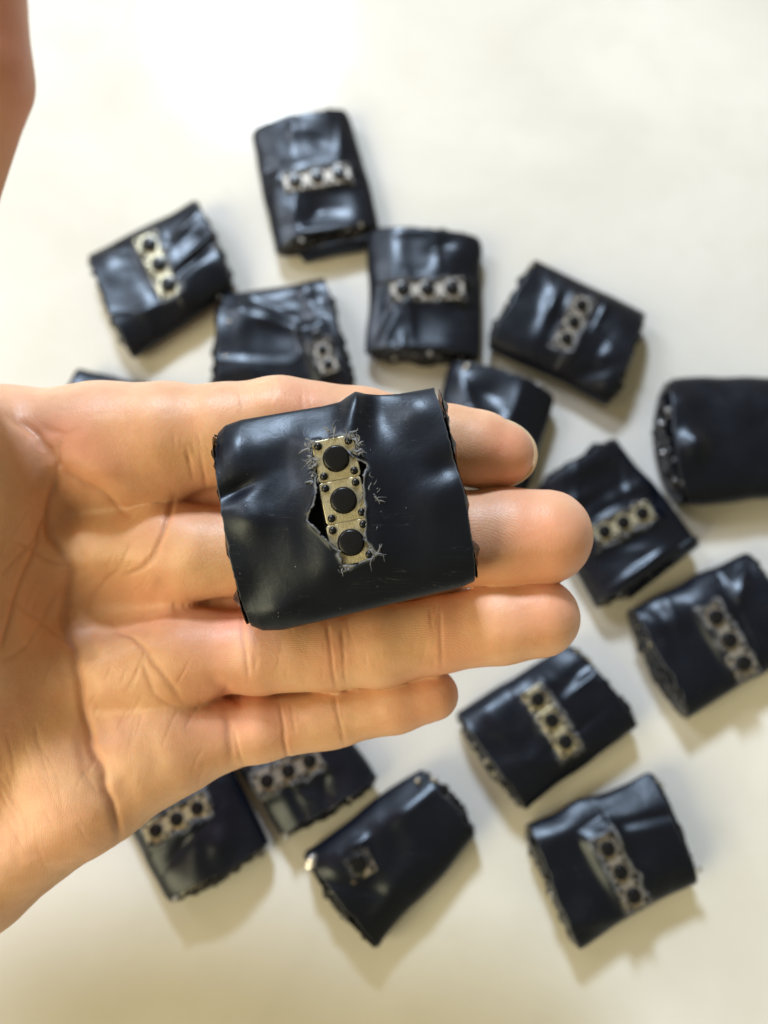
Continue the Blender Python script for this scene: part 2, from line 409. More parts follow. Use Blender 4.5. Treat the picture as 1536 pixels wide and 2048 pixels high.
def table_module(label, quad, strip, seed, T=0.85, nsw=3, dents=(), lip=None, tear=0.25, amp=0.08, beads=7, bow=(0.05, 0.05), wires=(), flap=None, cover=1.0, metal=None, foil=()):
    rng = np.random.RandomState(seed); random.seed(seed)
    qc = np.mean(np.array(quad, float), 0); quad = [qc + (np.array(p) - qc) * 1.045 for p in quad]
    W4 = [tp(x, y, T * 0.62) for x, y in quad]
    org = sum(W4) / 4; org = np.array([org[0], org[1], 0.0])
    q = [(w - org)[:2] for w in W4]
    root = bpy.data.objects.new('button_module', None); COL.objects.link(root)
    root.location = org; root.empty_display_size = 0.5
    tag(root, label, 'button module', GROUP)
    A = wiggle(q[0], q[1], seed, 0.12); B = wiggle(q[3], q[2], seed + 1, 0.12)
    E0 = wiggle(q[0], q[3], seed + 2, 0.09); E1 = wiggle(q[1], q[2], seed + 3, 0.09)
    _ax = (q[1] + q[2] - q[0] - q[3]); _ax = _ax / np.linalg.norm(_ax); _b = np.sin(np.linspace(0, 1, 24) * math.pi)[:, None] ** .7
    E0 = E0 - _ax[None] * _b * bow[0]; E1 = E1 + _ax[None] * _b * bow[1]
    if strip:
        s0 = (tp(*strip[0], T) - org)[:2]; s1 = (tp(*strip[1], T) - org)[:2]
        sc = (s0 + s1) / 2; sd = s1 - s0; sl = np.linalg.norm(sd); ang = math.atan2(sd[1], sd[0]); sd = sd / sl
        sn = np.array([-sd[1], sd[0]])
    slump = rng.uniform(.16, .26) * (1.0 if org[1] < 1.5 else 0.0)
    dl = [((tp(x, y, T) - org)[:2], sx, sy, a, h) for (x, y, sx, sy, a, h) in dents]
    for _ in range(4):
        u, v = rng.uniform(0.1, 0.9, 2)
        p = (1 - u) * (1 - v) * q[0] + u * (1 - v) * q[1] + u * v * q[2] + (1 - u) * v * q[3]
        dl.append((p, rng.uniform(0.2, 0.4), rng.uniform(0.35, 0.8), rng.uniform(0, 3.14), rng.choice([-1, 1]) * rng.uniform(0.5, 1) * amp))
    for _ in range(3):                                    # long creases in the wrap
        u, v = rng.uniform(0.08, 0.92, 2)
        p = (1 - u) * (1 - v) * q[0] + u * (1 - v) * q[1] + u * v * q[2] + (1 - u) * v * q[3]
        a = math.atan2(*(q[1] - q[0])[::-1]) + rng.choice([0, 1.571, .6, -.6]) + rng.uniform(-.25, .25)
        dl.append((p, rng.uniform(0.5, 1.0), rng.uniform(0.10, 0.2), a, rng.choice([-1, 1]) * rng.uniform(.5, 1.0) * amp))
    def feat(P, s, t):
        dome = -0.13 * np.abs(2 * np.clip(t, 0, 1) - 1) ** 3
        z = fbm(P * 0.6, seed + 4, 2) * amp * 1.1
        z = z + (1 - np.abs(vnoise(P * 0.8, seed + 8)) * 3).clip(0, 1) * amp * 0.35
        z = z + dome - 0.07 * np.sin(np.clip(t, 0, 1) * math.pi) ** 2 * np.sin(np.clip(s, 0, 1) * math.pi) ** 1.0
        z = z - slump * np.clip((P[:, 1] - .1) / 1.5, 0, 1.2) ** 2
        if strip:
            al = (P - sc) @ sd; ac = (P - sc) @ sn
            w = np.exp(-(np.clip(np.abs(ac) - 0.28, 0, 9) / 0.16) ** 2) * np.clip(1.35 - np.abs(al) / (sl / 2 + 0.05), 0, 0.35) / 0.35
            z = z * (1 - w) + 0.03 * w
        for (p, sx, sy, a, h) in dl:
            d = P - p; u = d[:, 0] * math.cos(a) + d[:, 1] * math.sin(a); v = -d[:, 0] * math.sin(a) + d[:, 1] * math.cos(a)
            z = z + h * np.exp(-(u / sx) ** 2 - (v / sy) ** 2)
        if lip:                                           # overlap step where the wrap ends
            p = (tp(*lip[0], T) - org)[:2]; p2 = (tp(*lip[1], T) - org)[:2]
            d = p2 - p; nn = np.array([-d[1], d[0]]) / np.linalg.norm(d)
            z = z + 0.05 / (1 + np.exp(-((P - p) @ nn) / 0.012)) * lip[2]
        return z
    hole = None
    if strip and nsw:
        def hole(P):
            al = (P - sc) @ sd; ac = (P - sc) @ sn
            jx = vnoise(P * 4.0, seed + 20) * 0.08 + vnoise(P * 11, seed + 21) * 0.04
            d = np.maximum(np.abs(al) - sl / 2 * cover - jx, np.abs(ac) - tear - jx)
            return d < 0, np.abs(d) * 0.5
    V, Q, torn, (c, h, axis) = sleeve_mesh(A, B, E0, E1, T, 84, 30, 84, feat, hole, 0.055, seed, 2.4)
    me = mesh('vinyl_sleeve', V, Q); fattr(me, 'torn', torn)
    sl_o = link('vinyl_sleeve', me, root, VINYL)
    md = sl_o.modifiers.new('thickness', 'SOLIDIFY'); md.thickness = 0.028; md.offset = -1
    for (p, r, inw, EC, bw) in ((q[0], q[3], axis, E0, bow[0]), (q[1], q[2], -axis, E1, bow[1])):
        Vp, Qp = end_plug(np.asarray(p) + inw * 0.05, np.asarray(r) + inw * 0.05, T * 0.95, inw, seed + 31, -bw * .3, 0.12, bow=bw)
        link('end_plug', mesh('end_plug', Vp, Qp), root, GLUE)
        pts, sz = [], []
        for _ in range(beads):
            u = rng.uniform(0.08, 0.92)
            b = EC[int(u * 23)] - inw * rng.uniform(0.0, 0.09)
            pts.append(np.array([b[0], b[1], T * rng.uniform(0.45, 0.93)])); sz.append(rng.uniform(0.012, 0.05, 3) * rng.choice([.6, 1, 1.8]))
        if beads:
            o = link('glue_beads', mesh('glue_beads', *glue_bits(pts, sz, seed)), root, CLEAR if seed % 2 else GLUE); o['kind'] = 'stuff'
    for (x, y, sz3) in foil:  # silvery bits at the ends, some added only to give bright glints
        p = (tp(x, y, T * 0.8) - org)
        o = link('foil_glint', mesh('foil_glint', *glue_bits([np.array([p[0], p[1], T * 0.8])], [sz3], int(x))), root, SILVER)
    for (x, y, col, ln) in wires:
        p = (tp(x, y, T * 0.6) - org)
        o = link('wire', mesh('wire', *glue_bits([np.array([p[0], p[1], T * 0.62])], [(0.05, 0.05, ln)], 3)), root, col)
    if strip and nsw:
        add_switches(root, sc[0], sc[1], ang, T + 0.005, nsw, sl / nsw, sl / nsw / 0.6, metal=metal or ME_PLATE2)
        pts, sz = [], []
        for _ in range(22):
            u = rng.uniform(-.52, .52) * sl * cover; sd_ = rng.choice([-1, 1]) * rng.uniform(.20, .30)
            if rng.rand() < .25: u, sd_ = rng.choice([-.52, .52]) * sl * cover, rng.uniform(-.25, .25)
            b = sc + sd * u + sn * sd_
            pts.append(np.array([b[0], b[1], T + rng.uniform(0.02, .07)])); sz.append((rng.uniform(.012, .03), rng.uniform(.015, .05), rng.uniform(.03, .1)))
        o = link('torn_shreds', mesh('torn_shreds', *glue_bits(pts, sz, seed + 5)), root, SHRED2); o['kind'] = 'stuff'
    if flap:                                             # loose tongue of vinyl hanging below an end
        pts = [(tp(x, y, hh) - org) for (x, y, hh) in flap]
        p0, p1, p2, p3 = pts
        n = 24; Vf = []
        for i in range(n):
            for j in range(10):
                u, v = i / (n - 1), j / 9
                p = (p0 * (1 - u) + p1 * u) * (1 - v) + (p3 * (1 - u) + p2 * u) * v
                p = p + np.array([0, 0, 0.10 * math.sin(v * math.pi) + 0.03 * math.sin(u * 7 + seed)])
                Vf.append(p)
        Qf = [(i * 10 + j, (i + 1) * 10 + j, (i + 1) * 10 + j + 1, i * 10 + j + 1) for i in range(n - 1) for j in range(9)]
        mf = mesh('loose_flap', Vf, Qf); fattr(mf, 'torn', np.zeros(len(Vf)))
        o = link('loose_flap', mf, root, VINYL)
        md = o.modifiers.new('thickness', 'SOLIDIFY'); md.thickness = 0.03
    return root

# ------------------------------------------------------------------ table
me = mesh('table_surface', [(-260, -200, 0), (260, -200, 0), (260, 320, 0), (-260, 320, 0)], [(0, 1, 2, 3)], False)
tab = link('table_surface', me, None, TABLE); tab['kind'] = 'structure'

# ------------------------------------------------------------------ modules on the table
table_module('topmost black module, sideways switch row across it, loose flap at its lower end',
    [(508, 272), (553, 492), (752, 445), (694, 232)], ((568, 365), (700, 343)), 11,
    dents=[(600, 290, 0.5, 0.9, 0.1, 0.05), (640, 410, 0.7, 0.25, -0.1, -0.06), (640, 455, 0.9, 0.16, 0.2, 0.07)],
    flap=[(590, 505, .55), (745, 470, .6), (728, 500, .25), (610, 525, .2)], lip=((700, 345), (515, 372), -1))
table_module('far left black module, upper right end crumpled silvery, yellowish switches',
    [(185, 508), (385, 405), (458, 575), (268, 705)], ((290, 470), (347, 590)), 23, T=0.9, metal=ME_PLATE, foil=[(408, 440, (.1, .22, .06)), (432, 495, (.1, .2, .06))],
    dents=[(365, 460, 0.5, 0.10, 1.0, 0.10), (400, 490, 0.5, 0.10, 0.9, 0.09), (385, 520, 0.5, 0.10, 0.9, -0.1), (215, 530, .3, .5, .4, .05)], beads=7, lip=((300, 470), (350, 580), 1))
table_module('black module above the index finger, frayed right end, one switch peeking out',
    [(452, 590), (640, 560), (698, 790), (438, 800)], ((628, 655), (662, 745)), 37, T=0.9, cover=0.40, foil=[(452, 640, (.06, .3, .06)), (450, 715, (.06, .15, .06))],
    dents=[(480, 620, .25, .9, .1, .08), (620, 600, .2, .9, .3, .08)], beads=9, wires=[(452, 725, REDW, .1)])
table_module('upright black module right below the topmost one, sideways row of three switches',
    [(742, 470), (735, 694), (955, 705), (958, 487)], ((782, 578), (928, 576)), 41,
    dents=[(790, 500, .35, .7, 0, .08), (780, 650, .2, .6, -.5, .1), (850, 690, .9, .12, 0, .05)], lip=((930, 572), (735, 560), -1))
table_module('tilted black module at upper right, slanting switch row beside a shiny streak',
    [(1078, 524), (1283, 627), (1212, 800), (985, 690)], ((1170, 595), (1125, 695)), 53, T=0.9,
    dents=[(1100, 620, .2, .9, -.4, .10), (1215, 770, .2, .3, 0, .08)], lip=((1180, 590), (1120, 720), 1))
table_module('black module half hidden behind the index fingertip, only its frayed end clear',
    [(905, 728), (850, 900), (1045, 985), (1104, 800)], None, 67, T=0.9, foil=[(930, 738, (.2, .08, .06)), (1086, 792, (.1, .08, .06))], nsw=0, beads=9, dents=[(925, 770, .2, .9, .3, .08)])
table_module('black module cut off at right, open rounded end with glassy glue and blue wire',
    [(1350, 762), (1600, 760), (1600, 985), (1380, 1000)], None, 71, T=1.15, nsw=0, beads=26, foil=[(1322, 845, (.05, .10, .06)), (1326, 905, (.05, .06, .05)), (1340, 880, (.04, .05, .05)), (1350, 960, (.05, .05, .05))], amp=0.03, bow=(0.32, 0.05),  # silver bits here are added to make the open end shinier
    dents=[(1388, 892, .34, .45, .1, .27), (1370, 800, .3, .3, 0, .05)], wires=[(1362, 925, BLUE, .2)])
table_module('black module behind the middle fingertip, curled pale edge at its lower right',
    [(1235, 885), (1385, 1075), (1195, 1205), (1082, 980)], ((1303, 1018), (1190, 1072)), 83, T=0.9, metal=ME_PLATE,
    dents=[(1250, 985, .2, .8, -1.1, .09), (1180, 930, .2, .8, -1.1, .07), (1290, 1130, .9, .1, .6, .08)],
    flap=[(1245, 1175, .75), (1388, 1072, .75), (1395, 1092, .45), (1255, 1200, .45)])
table_module('bulky black module by right edge, glare across its upper left corner',
    [(1268, 1218), (1488, 1112), (1585, 1305), (1382, 1430)], ((1418, 1212), (1500, 1350)), 97, T=1.0,
    dents=[(1390, 1190, .5, .4, .4, .08), (1310, 1240, .2, .3, .8, .08), (1330, 1290, .15, .3, .3, .05)], lip=((1440, 1130), (1530, 1330), 1))
table_module('black module right below the ring fingertip with pale tidy switch row',
    [(922, 1425), (1135, 1298), (1266, 1455), (1058, 1612)], ((1062, 1378), (1145, 1505)), 101, T=0.95, metal=ME_PLATE,
    dents=[(1090, 1340, .3, .7, 1.0, .08), (970, 1410, .5, .2, .4, .05), (1010, 1470, .2, .8, .6, .04)])
table_module('lowest right black module, its switch row beside a straight seam in the vinyl',
    [(1062, 1652), (1296, 1552), (1385, 1768), (1166, 1893)], ((1203, 1675), (1280, 1815)), 113, T=0.95,
    dents=[(1130, 1660, .5, .25, .4, .08), (1240, 1580, .5, .2, .4, .05)], lip=((1195, 1600), (1290, 1800), 1))
table_module('lower middle black module, bright glue at left corner, switches nearly covered',
    [(615, 1705), (840, 1547), (946, 1672), (758, 1890)], ((703, 1700), (730, 1755)), 127, T=0.95, nsw=1, cover=0.5, tear=0.13, foil=[(624, 1722, (.13, .2, .1)), (836, 1562, (.07, .1, .07))],
    dents=[(790, 1630, .5, .5, .6, .08), (715, 1685, .3, .15, .3, .06)], beads=6)
table_module('black module peeking from under the little finger with a curled lower edge',
    [(430, 1460), (562, 1665), (748, 1552), (640, 1390)], ((512, 1572), (640, 1512)), 131, T=0.9,
    flap=[(585, 1650, .7), (745, 1550, .7), (735, 1580, .4), (580, 1670, .4)])
table_module('black module partly under the edge of the palm, yellow switch row along the hand',
    [(228, 1600), (340, 1798), (530, 1685), (432, 1490)], ((290, 1672), (415, 1605)), 149, T=0.9, metal=ME_PLATE,
    dents=[(440, 1690, .3, .3, .3, .08), (500, 1650, .2, .3, .3, .06)])
table_module('black module almost entirely hidden behind the hand, only its upper corner showing',
    [(165, 740), (375, 782), (330, 960), (110, 930)], None, 151, T=0.8, nsw=0, beads=2, amp=0.02)

# ------------------------------------------------------------------ the module in the hand
def px(x, y): return np.array([(x - CX) / F * DH, (CY - y) / F * DH])
GC = px(690, 1020); TH_ = 1.0
def lp(x, y): return px(x, y) - GC
held = bpy.data.objects.new('button_module', None); COL.objects.link(held); held.empty_display_size = 0.5
held.matrix_world = HM @ Matrix.Translation((GC[0], GC[1], 0)) @ Matrix.Rotation(math.radians(-3.5), 4, 'X') @ Matrix.Translation((0, 0, -TH_))
tag(held, 'black wrapped module lying on the fingers, vinyl torn open over three brass switches', 'button module')
random.seed(5)
A_ = [lp(p[0], p[1] - 14) for p in [(421, 868), (436, 852), (470, 840), (560, 824), (640, 811), (676, 802), (692, 791), (708, 781), (728, 785), (760, 787), (800, 785), (840, 778), (872, 772)]]
B_ = [lp(*p) for p in [(497, 1256), (520, 1265), (560, 1264), (640, 1246), (760, 1217), (860, 1193), (930, 1176), (953, 1165)]]
E0_ = [lp(*p) for p in [(421, 854), (424, 920), (437, 1000), (452, 1075), (468, 1150), (484, 1215), (497, 1256)]]
E1_ = [lp(*p) for p in [(872, 758), (882, 800), (896, 850), (906, 905), (922, 960), (936, 1020), (945, 1080), (954, 1130), (953, 1165)]]
Z2 = lambda x, y: (560 + x / 5.907, 830 + y / 5.907)
HOLE = [lp(*Z2(*p)) for p in [(365, 335), (400, 300), (470, 285), (560, 268), (600, 236), (680, 240), (770, 252), (850, 275), (838, 340), (800, 395), (830, 470), (900, 515), (1005, 560), (1030, 600), (1000, 690), (985, 760), (982, 840), (1000, 930), (992, 1000), (1012, 1090), (1005, 1180), (1015, 1290), (998, 1400), (1020, 1500), (1070, 1565), (1115, 1620), (1090, 1690), (960, 1742), (820, 1795), (740, 1785), (725, 1700), (690, 1650), (735, 1610), (640, 1570), (550, 1465), (430, 1340), (328, 1245), (345, 1170), (400, 1070), (440, 920), (420, 840), (425, 780), (400, 690), (425, 600), (385, 520), (370, 430)]]
def held_feat(P, s, t):
    x = (P[:, 0] + GC[0]) * F / DH + CX; y = CY - (P[:, 1] + GC[1]) * F / DH
    def g(cx, cy, sx, sy, a, h):
        a = math.radians(a); dx, dy = x - cx, y - cy
        u = dx * math.cos(a) + dy * math.sin(a); v = -dx * math.sin(a) + dy * math.cos(a)
        return h * np.exp(-(u / sx) ** 2 - (v / sy) ** 2)
    z = fbm(P * 0.8, 301, 3) * 0.022 - 0.33 * np.clip(1 - t / 0.52, 0, 1) ** 2 - 0.10 * np.clip((t - .7) / .3, 0, 1) ** 2
    # the strip stands a little proud, the vinyl sags either side of it
    ux, uy = 0.174, 0.985; al = (x - 687) * ux + (y - 1001) * uy; ac = (x - 687) * uy - (y - 1001) * ux
    bar = np.exp(-(np.clip(np.abs(ac) - 46, 0, 999) / 42) ** 2) * np.exp(-(np.clip(np.abs(al) - 110, 0, 999) / 55) ** 2)
    z = z + 0.085 * bar
    z = z + 1.5 * (g(705, 800, 26, 70, 8, 0.12) + g(750, 830, 45, 60, 10, -0.07) + g(845, 800, 45, 50, 0, 0.06))
    z = z + 1.5 * (g(470, 978, 46, 18, -28, -0.085) + g(462, 890, 34, 60, -8, 0.06) + g(505, 1040, 42, 36, 20, 0.07) + g(520, 950, 60, 30, 0, 0.0))
    z = z + 1.5 * (g(600, 870, 120, 40, -8, 0.03) + g(560, 930, 40, 80, 10, -0.045) + g(575, 1040, 30, 110, -12, 0.02) + g(640, 1170, 50, 40, 0, 0.02))
    z = z + 1.5 * (g(895, 930, 40, 28, -20, -0.06) + g(870, 1000, 50, 40, 0, 0.03) + g(820, 900, 50, 80, 0, -0.03))
    z = z + 1.5 * (g(500, 1190, 40, 60, 30, -0.05) + g(560, 1225, 50, 30, -10, 0.06))
    z = z - 0.05 * np.clip((y - 1080 - (x - 690) * -0.2) / 120, 0, 1) ** 2
    d = poly_dist(P, HOLE)
    z = z + np.exp(-(d / 0.035) ** 2) * (0.015 + 0.03 * vnoise(P * 7, 77))
    return z
def held_hole(P):
    P2 = P + np.stack([vnoise(P * 14, 60), vnoise(P * 14, 61)], 1) * 0.016 + np.stack([vnoise(P * 34, 64), vnoise(P * 34, 65)], 1) * 0.014
    return in_poly(P2, HOLE), poly_dist(P, HOLE) * np.clip(1.5 + 1.6 * vnoise(P * 7, 63), .45, 9)
V, Q, torn, (c_, h_, axis_) = sleeve_mesh(A_, B_, E0_, E1_, TH_, 300, 60, 300, held_feat, held_hole, 0.018, 211, 3.4)
me = mesh('vinyl_sleeve', V, Q); fattr(me, 'torn', torn)
o = link('vinyl_sleeve', me, held, SATIN)
md = o.modifiers.new('thickness', 'SOLIDIFY'); md.thickness = 0.024; md.offset = -1
for (p, r, inw) in ((A_[0], B_[0], axis_), (A_[-1], B_[-1], -axis_)):
    Vp, Qp = end_plug(np.asarray(p) + inw * 0.02, np.asarray(r) + inw * 0.02, TH_ * 0.96, inw, 231, -0.03, 0.09)
    link('end_plug', mesh('end_plug', Vp, Qp), held, GLUE)
pts, sz = [], []
rng = np.random.RandomState(9)
for (e, ts) in ((E0_, (.02, .05, .3, .45, .55, .8, .86, .9, .94)), (E1_, (.25, .3, .36, .45, .5, .56, .62, .9))):
    R = resample(e, 101)
    for t_ in ts:
        b = R[int(t_ * 100)]
        pts.append(np.array([b[0] + rng.uniform(-.02, .02), b[1], TH_ * rng.uniform(.5, .75)])); sz.append(rng.uniform(0.015, 0.04, 3))
o = link('glue_beads', mesh('glue_beads', *glue_bits(pts, sz, 4)), held, GLUE); o['kind'] = 'stuff'
sc_ = lp(687, 1001); ang_ = math.atan2(-0.985, 0.178)
add_switches(held, sc_[0], sc_[1], ang_, TH_ + 0.005, 3, 0.588, 0.985)
# frayed shreds round the tear
rng = np.random.RandomState(14); Vs, Fs = [], []
def shred(x, y, ang, ln, wd, lift, curl):
    p = lp(x, y); n = 9; base = len(Vs); a = ang; q = np.array([p[0], p[1], TH_ + 0.05])
    for i in range(n):
        u = i / (n - 1); w = wd * (1 - 0.85 * u) * (0.8 + 0.4 * rng.rand())
        nx, ny = -math.sin(a), math.cos(a)
        tw = rng.uniform(-.5, .5) * w
        for sg in (-1, 1):
            Vs.append((q[0] + nx * w * sg, q[1] + ny * w * sg, q[2] + tw * sg))
            Vs.append((q[0] + nx * w * sg * .9, q[1] + ny * w * sg * .9, q[2] + tw * sg - 0.008))
        st = ln / n; q = q + np.array([math.cos(a) * st, math.sin(a) * st, st * lift * (1 - 1.6 * u)]); a += curl / n + rng.uniform(-.45, .45)
    for i in range(n - 1):
        b0, b1 = base + i * 4, base + (i + 1) * 4
        Fs.extend([(b0, b0 + 2, b1 + 2, b1), (b0 + 1, b1 + 1, b1 + 3, b0 + 3), (b0, b1, b1 + 1, b0 + 1), (b0 + 2, b0 + 3, b1 + 3, b1 + 2)])
for (x, y, a, spread, n, l0, l1, w) in [
        (622, 895, 200, 50, 12, .07, .19, .012), (628, 925, 195, 40, 12, .10, .26, .014), (632, 960, 180, 60, 9, .05, .15, .012),
        (660, 868, 105, 45, 12, .06, .2, .010), (698, 876, 60, 60, 14, .06, .18, .014), (712, 898, 20, 60, 16, .08, .22, .014),
        (733, 945, 20, 60, 8, .05, .14, .012), (733, 990, 350, 40, 14, .10, .45, .011), (735, 1035, 340, 60, 9, .06, .22, .010),
        (735, 1070, 330, 70, 18, .06, .22, .016), (745, 1100, 340, 60, 14, .08, .3, .013), (672, 1118, 215, 60, 14, .06, .18, .014), (695, 1130, 250, 70, 8, .05, .14, .012)]:
    for _ in range(max(3, int(n * 1.25))):
        shred(x + rng.uniform(-9, 9), y + rng.uniform(-12, 12), math.radians(a + rng.uniform(-1.6 * spread, 1.6 * spread)), rng.uniform(l0, l1) * rng.choice([.5, .7, 1.0]), w * rng.choice([.4, .6, 1.0, 1.9]), rng.uniform(-.1, .4), rng.uniform(-1.2, 1.2))
o = link('torn_shreds', mesh('torn_shreds', Vs, Fs), held, SHRED); o['kind'] = 'stuff'

# ------------------------------------------------------------------ the hand: a smooth implicit body, meshed once
VX = 0.05
LO = np.array([-11.6, -9.3, -4.2]); HI = np.array([4.0, 7.2, 3.3])
NG = np.ceil((HI - LO) / VX).astype(int) + 1
axs = [LO[k] + VX * np.arange(NG[k], dtype=np.float32) for k in range(3)]
def sub(lo, hi):
    a = np.clip(np.floor((lo - LO) / VX).astype(int), 0, NG - 1); b = np.clip(np.ceil((hi - LO) / VX).astype(int) + 1, 1, NG)
    return tuple(slice(int(a[k]), int(b[k])) for k in range(3))
def smin(a, b, k):
    h = np.maximum(k - np.abs(a - b), 0) / k
    return np.minimum(a, b) - h * h * k * 0.25
def cone(sl, a, b, ra, rb, flat=1.0):
    X = axs[0][sl[0]][:, None, None]; Y = axs[1][sl[1]][None, :, None]; Z = axs[2][sl[2]][None, None, :]
    ab = (b - a).astype(np.float32); L = float(ab @ ab) + 1e-9
    h = np.clip(((X - a[0]) * ab[0] + (Y - a[1]) * ab[1] + (Z - a[2]) * ab[2]) / L, 0, 1)
    dx = X - a[0] - h * ab[0]; dy = Y - a[1] - h * ab[1]; dz = (Z - a[2] - h * ab[2]) / flat
    return np.sqrt(dx * dx + dy * dy + dz * dz) - (ra + (rb - ra) * h)
def chain(field_list, pts, k, margin=0.7, flat=1.0):
    P = [(hp(x, y, z), r) for (x, y, z, r) in pts]
    lo = np.min([p - r for p, r in P], 0) - margin; hi = np.max([p + r for p, r in P], 0) + margin
    sl = sub(lo, hi); shp = tuple(s.stop - s.start for s in sl)
    f = np.full(shp, 2.0, np.float32)
    for (a, ra), (b, rb) in zip(P[:-1], P[1:]):
        f = smin(f, cone(sl, a, b, ra, rb, flat).astype(np.float32), k)
    return sl, f
PALM = [
    [(-420, 1120, -2.2, 1.1), (0, 905, -1.98, 1.0), (200, 893, -1.85, .92), (330, 880, -1.75, .84)],
    [(-380, 1300, -2.3, 1.05), (120, 1140, -2.15, .85), (330, 1105, -1.80, .76)],
    [(-380, 1450, -2.3, 1.05), (120, 1340, -2.05, .85), (350, 1310, -1.78, .74)],
    [(-400, 1650, -2.2, 1.1), (120, 1510, -1.95, .85), (350, 1475, -1.85, .66)],
    [(-430, 1960, -2.1, 1.15), (-65, 1750, -1.85, .98), (175, 1583, -1.80, .88), (345, 1497, -1.85, .74)],
    [(-55, 990, -1.15, 1.08), (-80, 1350, -1.55, 1.42), (-220, 1700, -1.9, 1.4)],
    [(-420, 1480, -2.2, 1.5), (-760, 1760, -2.4, 1.7)],
]
FIELD = np.full(tuple(NG), 2.0, np.float32)
for ch in PALM:
    sl, f = chain(None, ch, 0.35)
    FIELD[sl] = smin(FIELD[sl], f, 0.42)
WEBS = [[(340, 992, -2.25, .42), (560, 978, -2.25, .40), (800, 978, -2.3, .34)], [(380, 1205, -2.3, .40), (560, 1203, -2.3, .36), (900, 1175, -2.3, .3)], [(400, 1392, -2.3, .40), (520, 1385, -2.3, .36), (640, 1373, -2.25, .26), (800, 1350, -2.2, .2)]]
PF = FIELD.copy()
FINGERS = [
    ([(200, 893, -1.8, .88), (330, 880, -1.70, .83), (450, 868, -1.66, .78), (560, 848, -1.68, .735), (720, 862, -1.75, .68), (900, 890, -1.72, .62), (960, 898, -1.66, .58), (1004, 908, -1.60, .50)], 0.3),
    ([(230, 1120, -1.9, .78), (390, 1108, -1.70, .70), (560, 1100, -1.68, .70), (700, 1092, -1.72, .69), (900, 1078, -1.68, .74), (1010, 1074, -1.58, .755), (1090, 1072, -1.50, .73)], 0.25),
    ([(250, 1325, -1.85, .74), (400, 1308, -1.70, .68), (520, 1306, -1.62, .63), (660, 1303, -1.62, .60), (760, 1292, -1.60, .61), (880, 1270, -1.60, .585), (1000, 1247, -1.56, .625), (1080, 1236, -1.52, .61)], 0.25),
    ([(280, 1500, -1.9, .72), (430, 1468, -1.85, .60), (520, 1455, -1.85, .52), (650, 1437, -1.9, .465), (680, 1432, -1.9, .455), (790, 1408, -1.86, .445), (866, 1389, -1.84, .415)], 0.25),
    ([(-70, 1000, -1.1, 1.05), (-215, 760, .1, .98), (-150, 420, 1.35, .74), (-60, 150, 2.0, .66), (-72, -80, 2.2, .64)], 0.4),
]
for pts, k in FINGERS:
    sl, f = chain(None, pts, 0.12)
    FIELD[sl] = smin(FIELD[sl], smin(PF[sl], f, k), 0.045)
for ch in WEBS:                                         # neighbouring fingers lie against each other at the back
    sl, f = chain(None, ch, 0.1)
    FIELD[sl] = smin(FIELD[sl], f, 0.2)
for k in range(3):                                      # close the body where the forearm leaves the block
    s_ = [slice(None)] * 3
    for e in (0, -1):
        s_[k] = e; FIELD[tuple(s_)] = 1.0
def surface_nets(Fd):
    sg = Fd < 0
    n = np.array(Fd.shape) - 1
    cnt = np.zeros(tuple(n), np.int8)
    offs = [(i, j, k) for i in (0, 1) for j in (0, 1) for k in (0, 1)]
    for (i, j, k) in offs: cnt += sg[i:n[0] + i, j:n[1] + j, k:n[2] + k]
    act = np.argwhere((cnt > 0) & (cnt < 8))
    vals = np.stack([Fd[act[:, 0] + i, act[:, 1] + j, act[:, 2] + k] for (i, j, k) in offs], 1)
    acc = np.zeros((len(act), 3)); num = np.zeros(len(act)); O = np.array(offs)
    for a in range(8):
        for b in range(a + 1, 8):
            if np.abs(O[a] - O[b]).sum() != 1: continue
            va, vb = vals[:, a], vals[:, b]; m = (va < 0) != (vb < 0)
            t = np.where(m, va / np.where(m, va - vb, 1), 0)
            acc += np.where(m[:, None], O[a] + t[:, None] * (O[b] - O[a]), 0); num += m
    V = (act + acc / num[:, None]) * VX + LO
    idx = np.full(tuple(n), -1, np.int32); idx[tuple(act.T)] = np.arange(len(act))
    Q = []
    for ax in range(3):
        s0 = [slice(1, -1)] * 3; s1 = [slice(1, -1)] * 3
        s0[ax] = slice(0, -1); s1[ax] = slice(1, None)
        A_s, B_s = sg[tuple(s0)], sg[tuple(s1)]
        e = np.argwhere(A_s != B_s)
        inside_first = A_s[tuple(e.T)]
        base = e.copy()
        for q in range(3):
            if q != ax: base[:, q] += 1
        u, w = (ax + 1) % 3, (ax + 2) % 3
        def cell(du, dw):
            c = base.copy(); c[:, u] -= du; c[:, w] -= dw
            return idx[tuple(c.T)]
        q4 = np.stack([cell(1, 1), cell(0, 1), cell(0, 0), cell(1, 0)], 1)
        q4[~inside_first] = q4[~inside_first][:, ::-1]
        Q.append(q4)
    return V, np.concatenate(Q)
HV, HQ = surface_nets(FIELD)
nb = np.concatenate([HQ[:, [0, 1]], HQ[:, [1, 2]], HQ[:, [2, 3]], HQ[:, [3, 0]]])
for it in range(6):                                     # light relaxing of the net
    acc = np.zeros_like(HV); num = np.zeros(len(HV))
    for k in range(3):
        acc[:, k] = np.bincount(nb[:, 0], HV[nb[:, 1], k], len(HV)) + np.bincount(nb[:, 1], HV[nb[:, 0], k], len(HV))
    num = np.bincount(nb[:, 0], minlength=len(HV)) + np.bincount(nb[:, 1], minlength=len(HV))
    HV = HV + (acc / num[:, None] - HV) * (0.55 if it % 2 == 0 else -0.40)
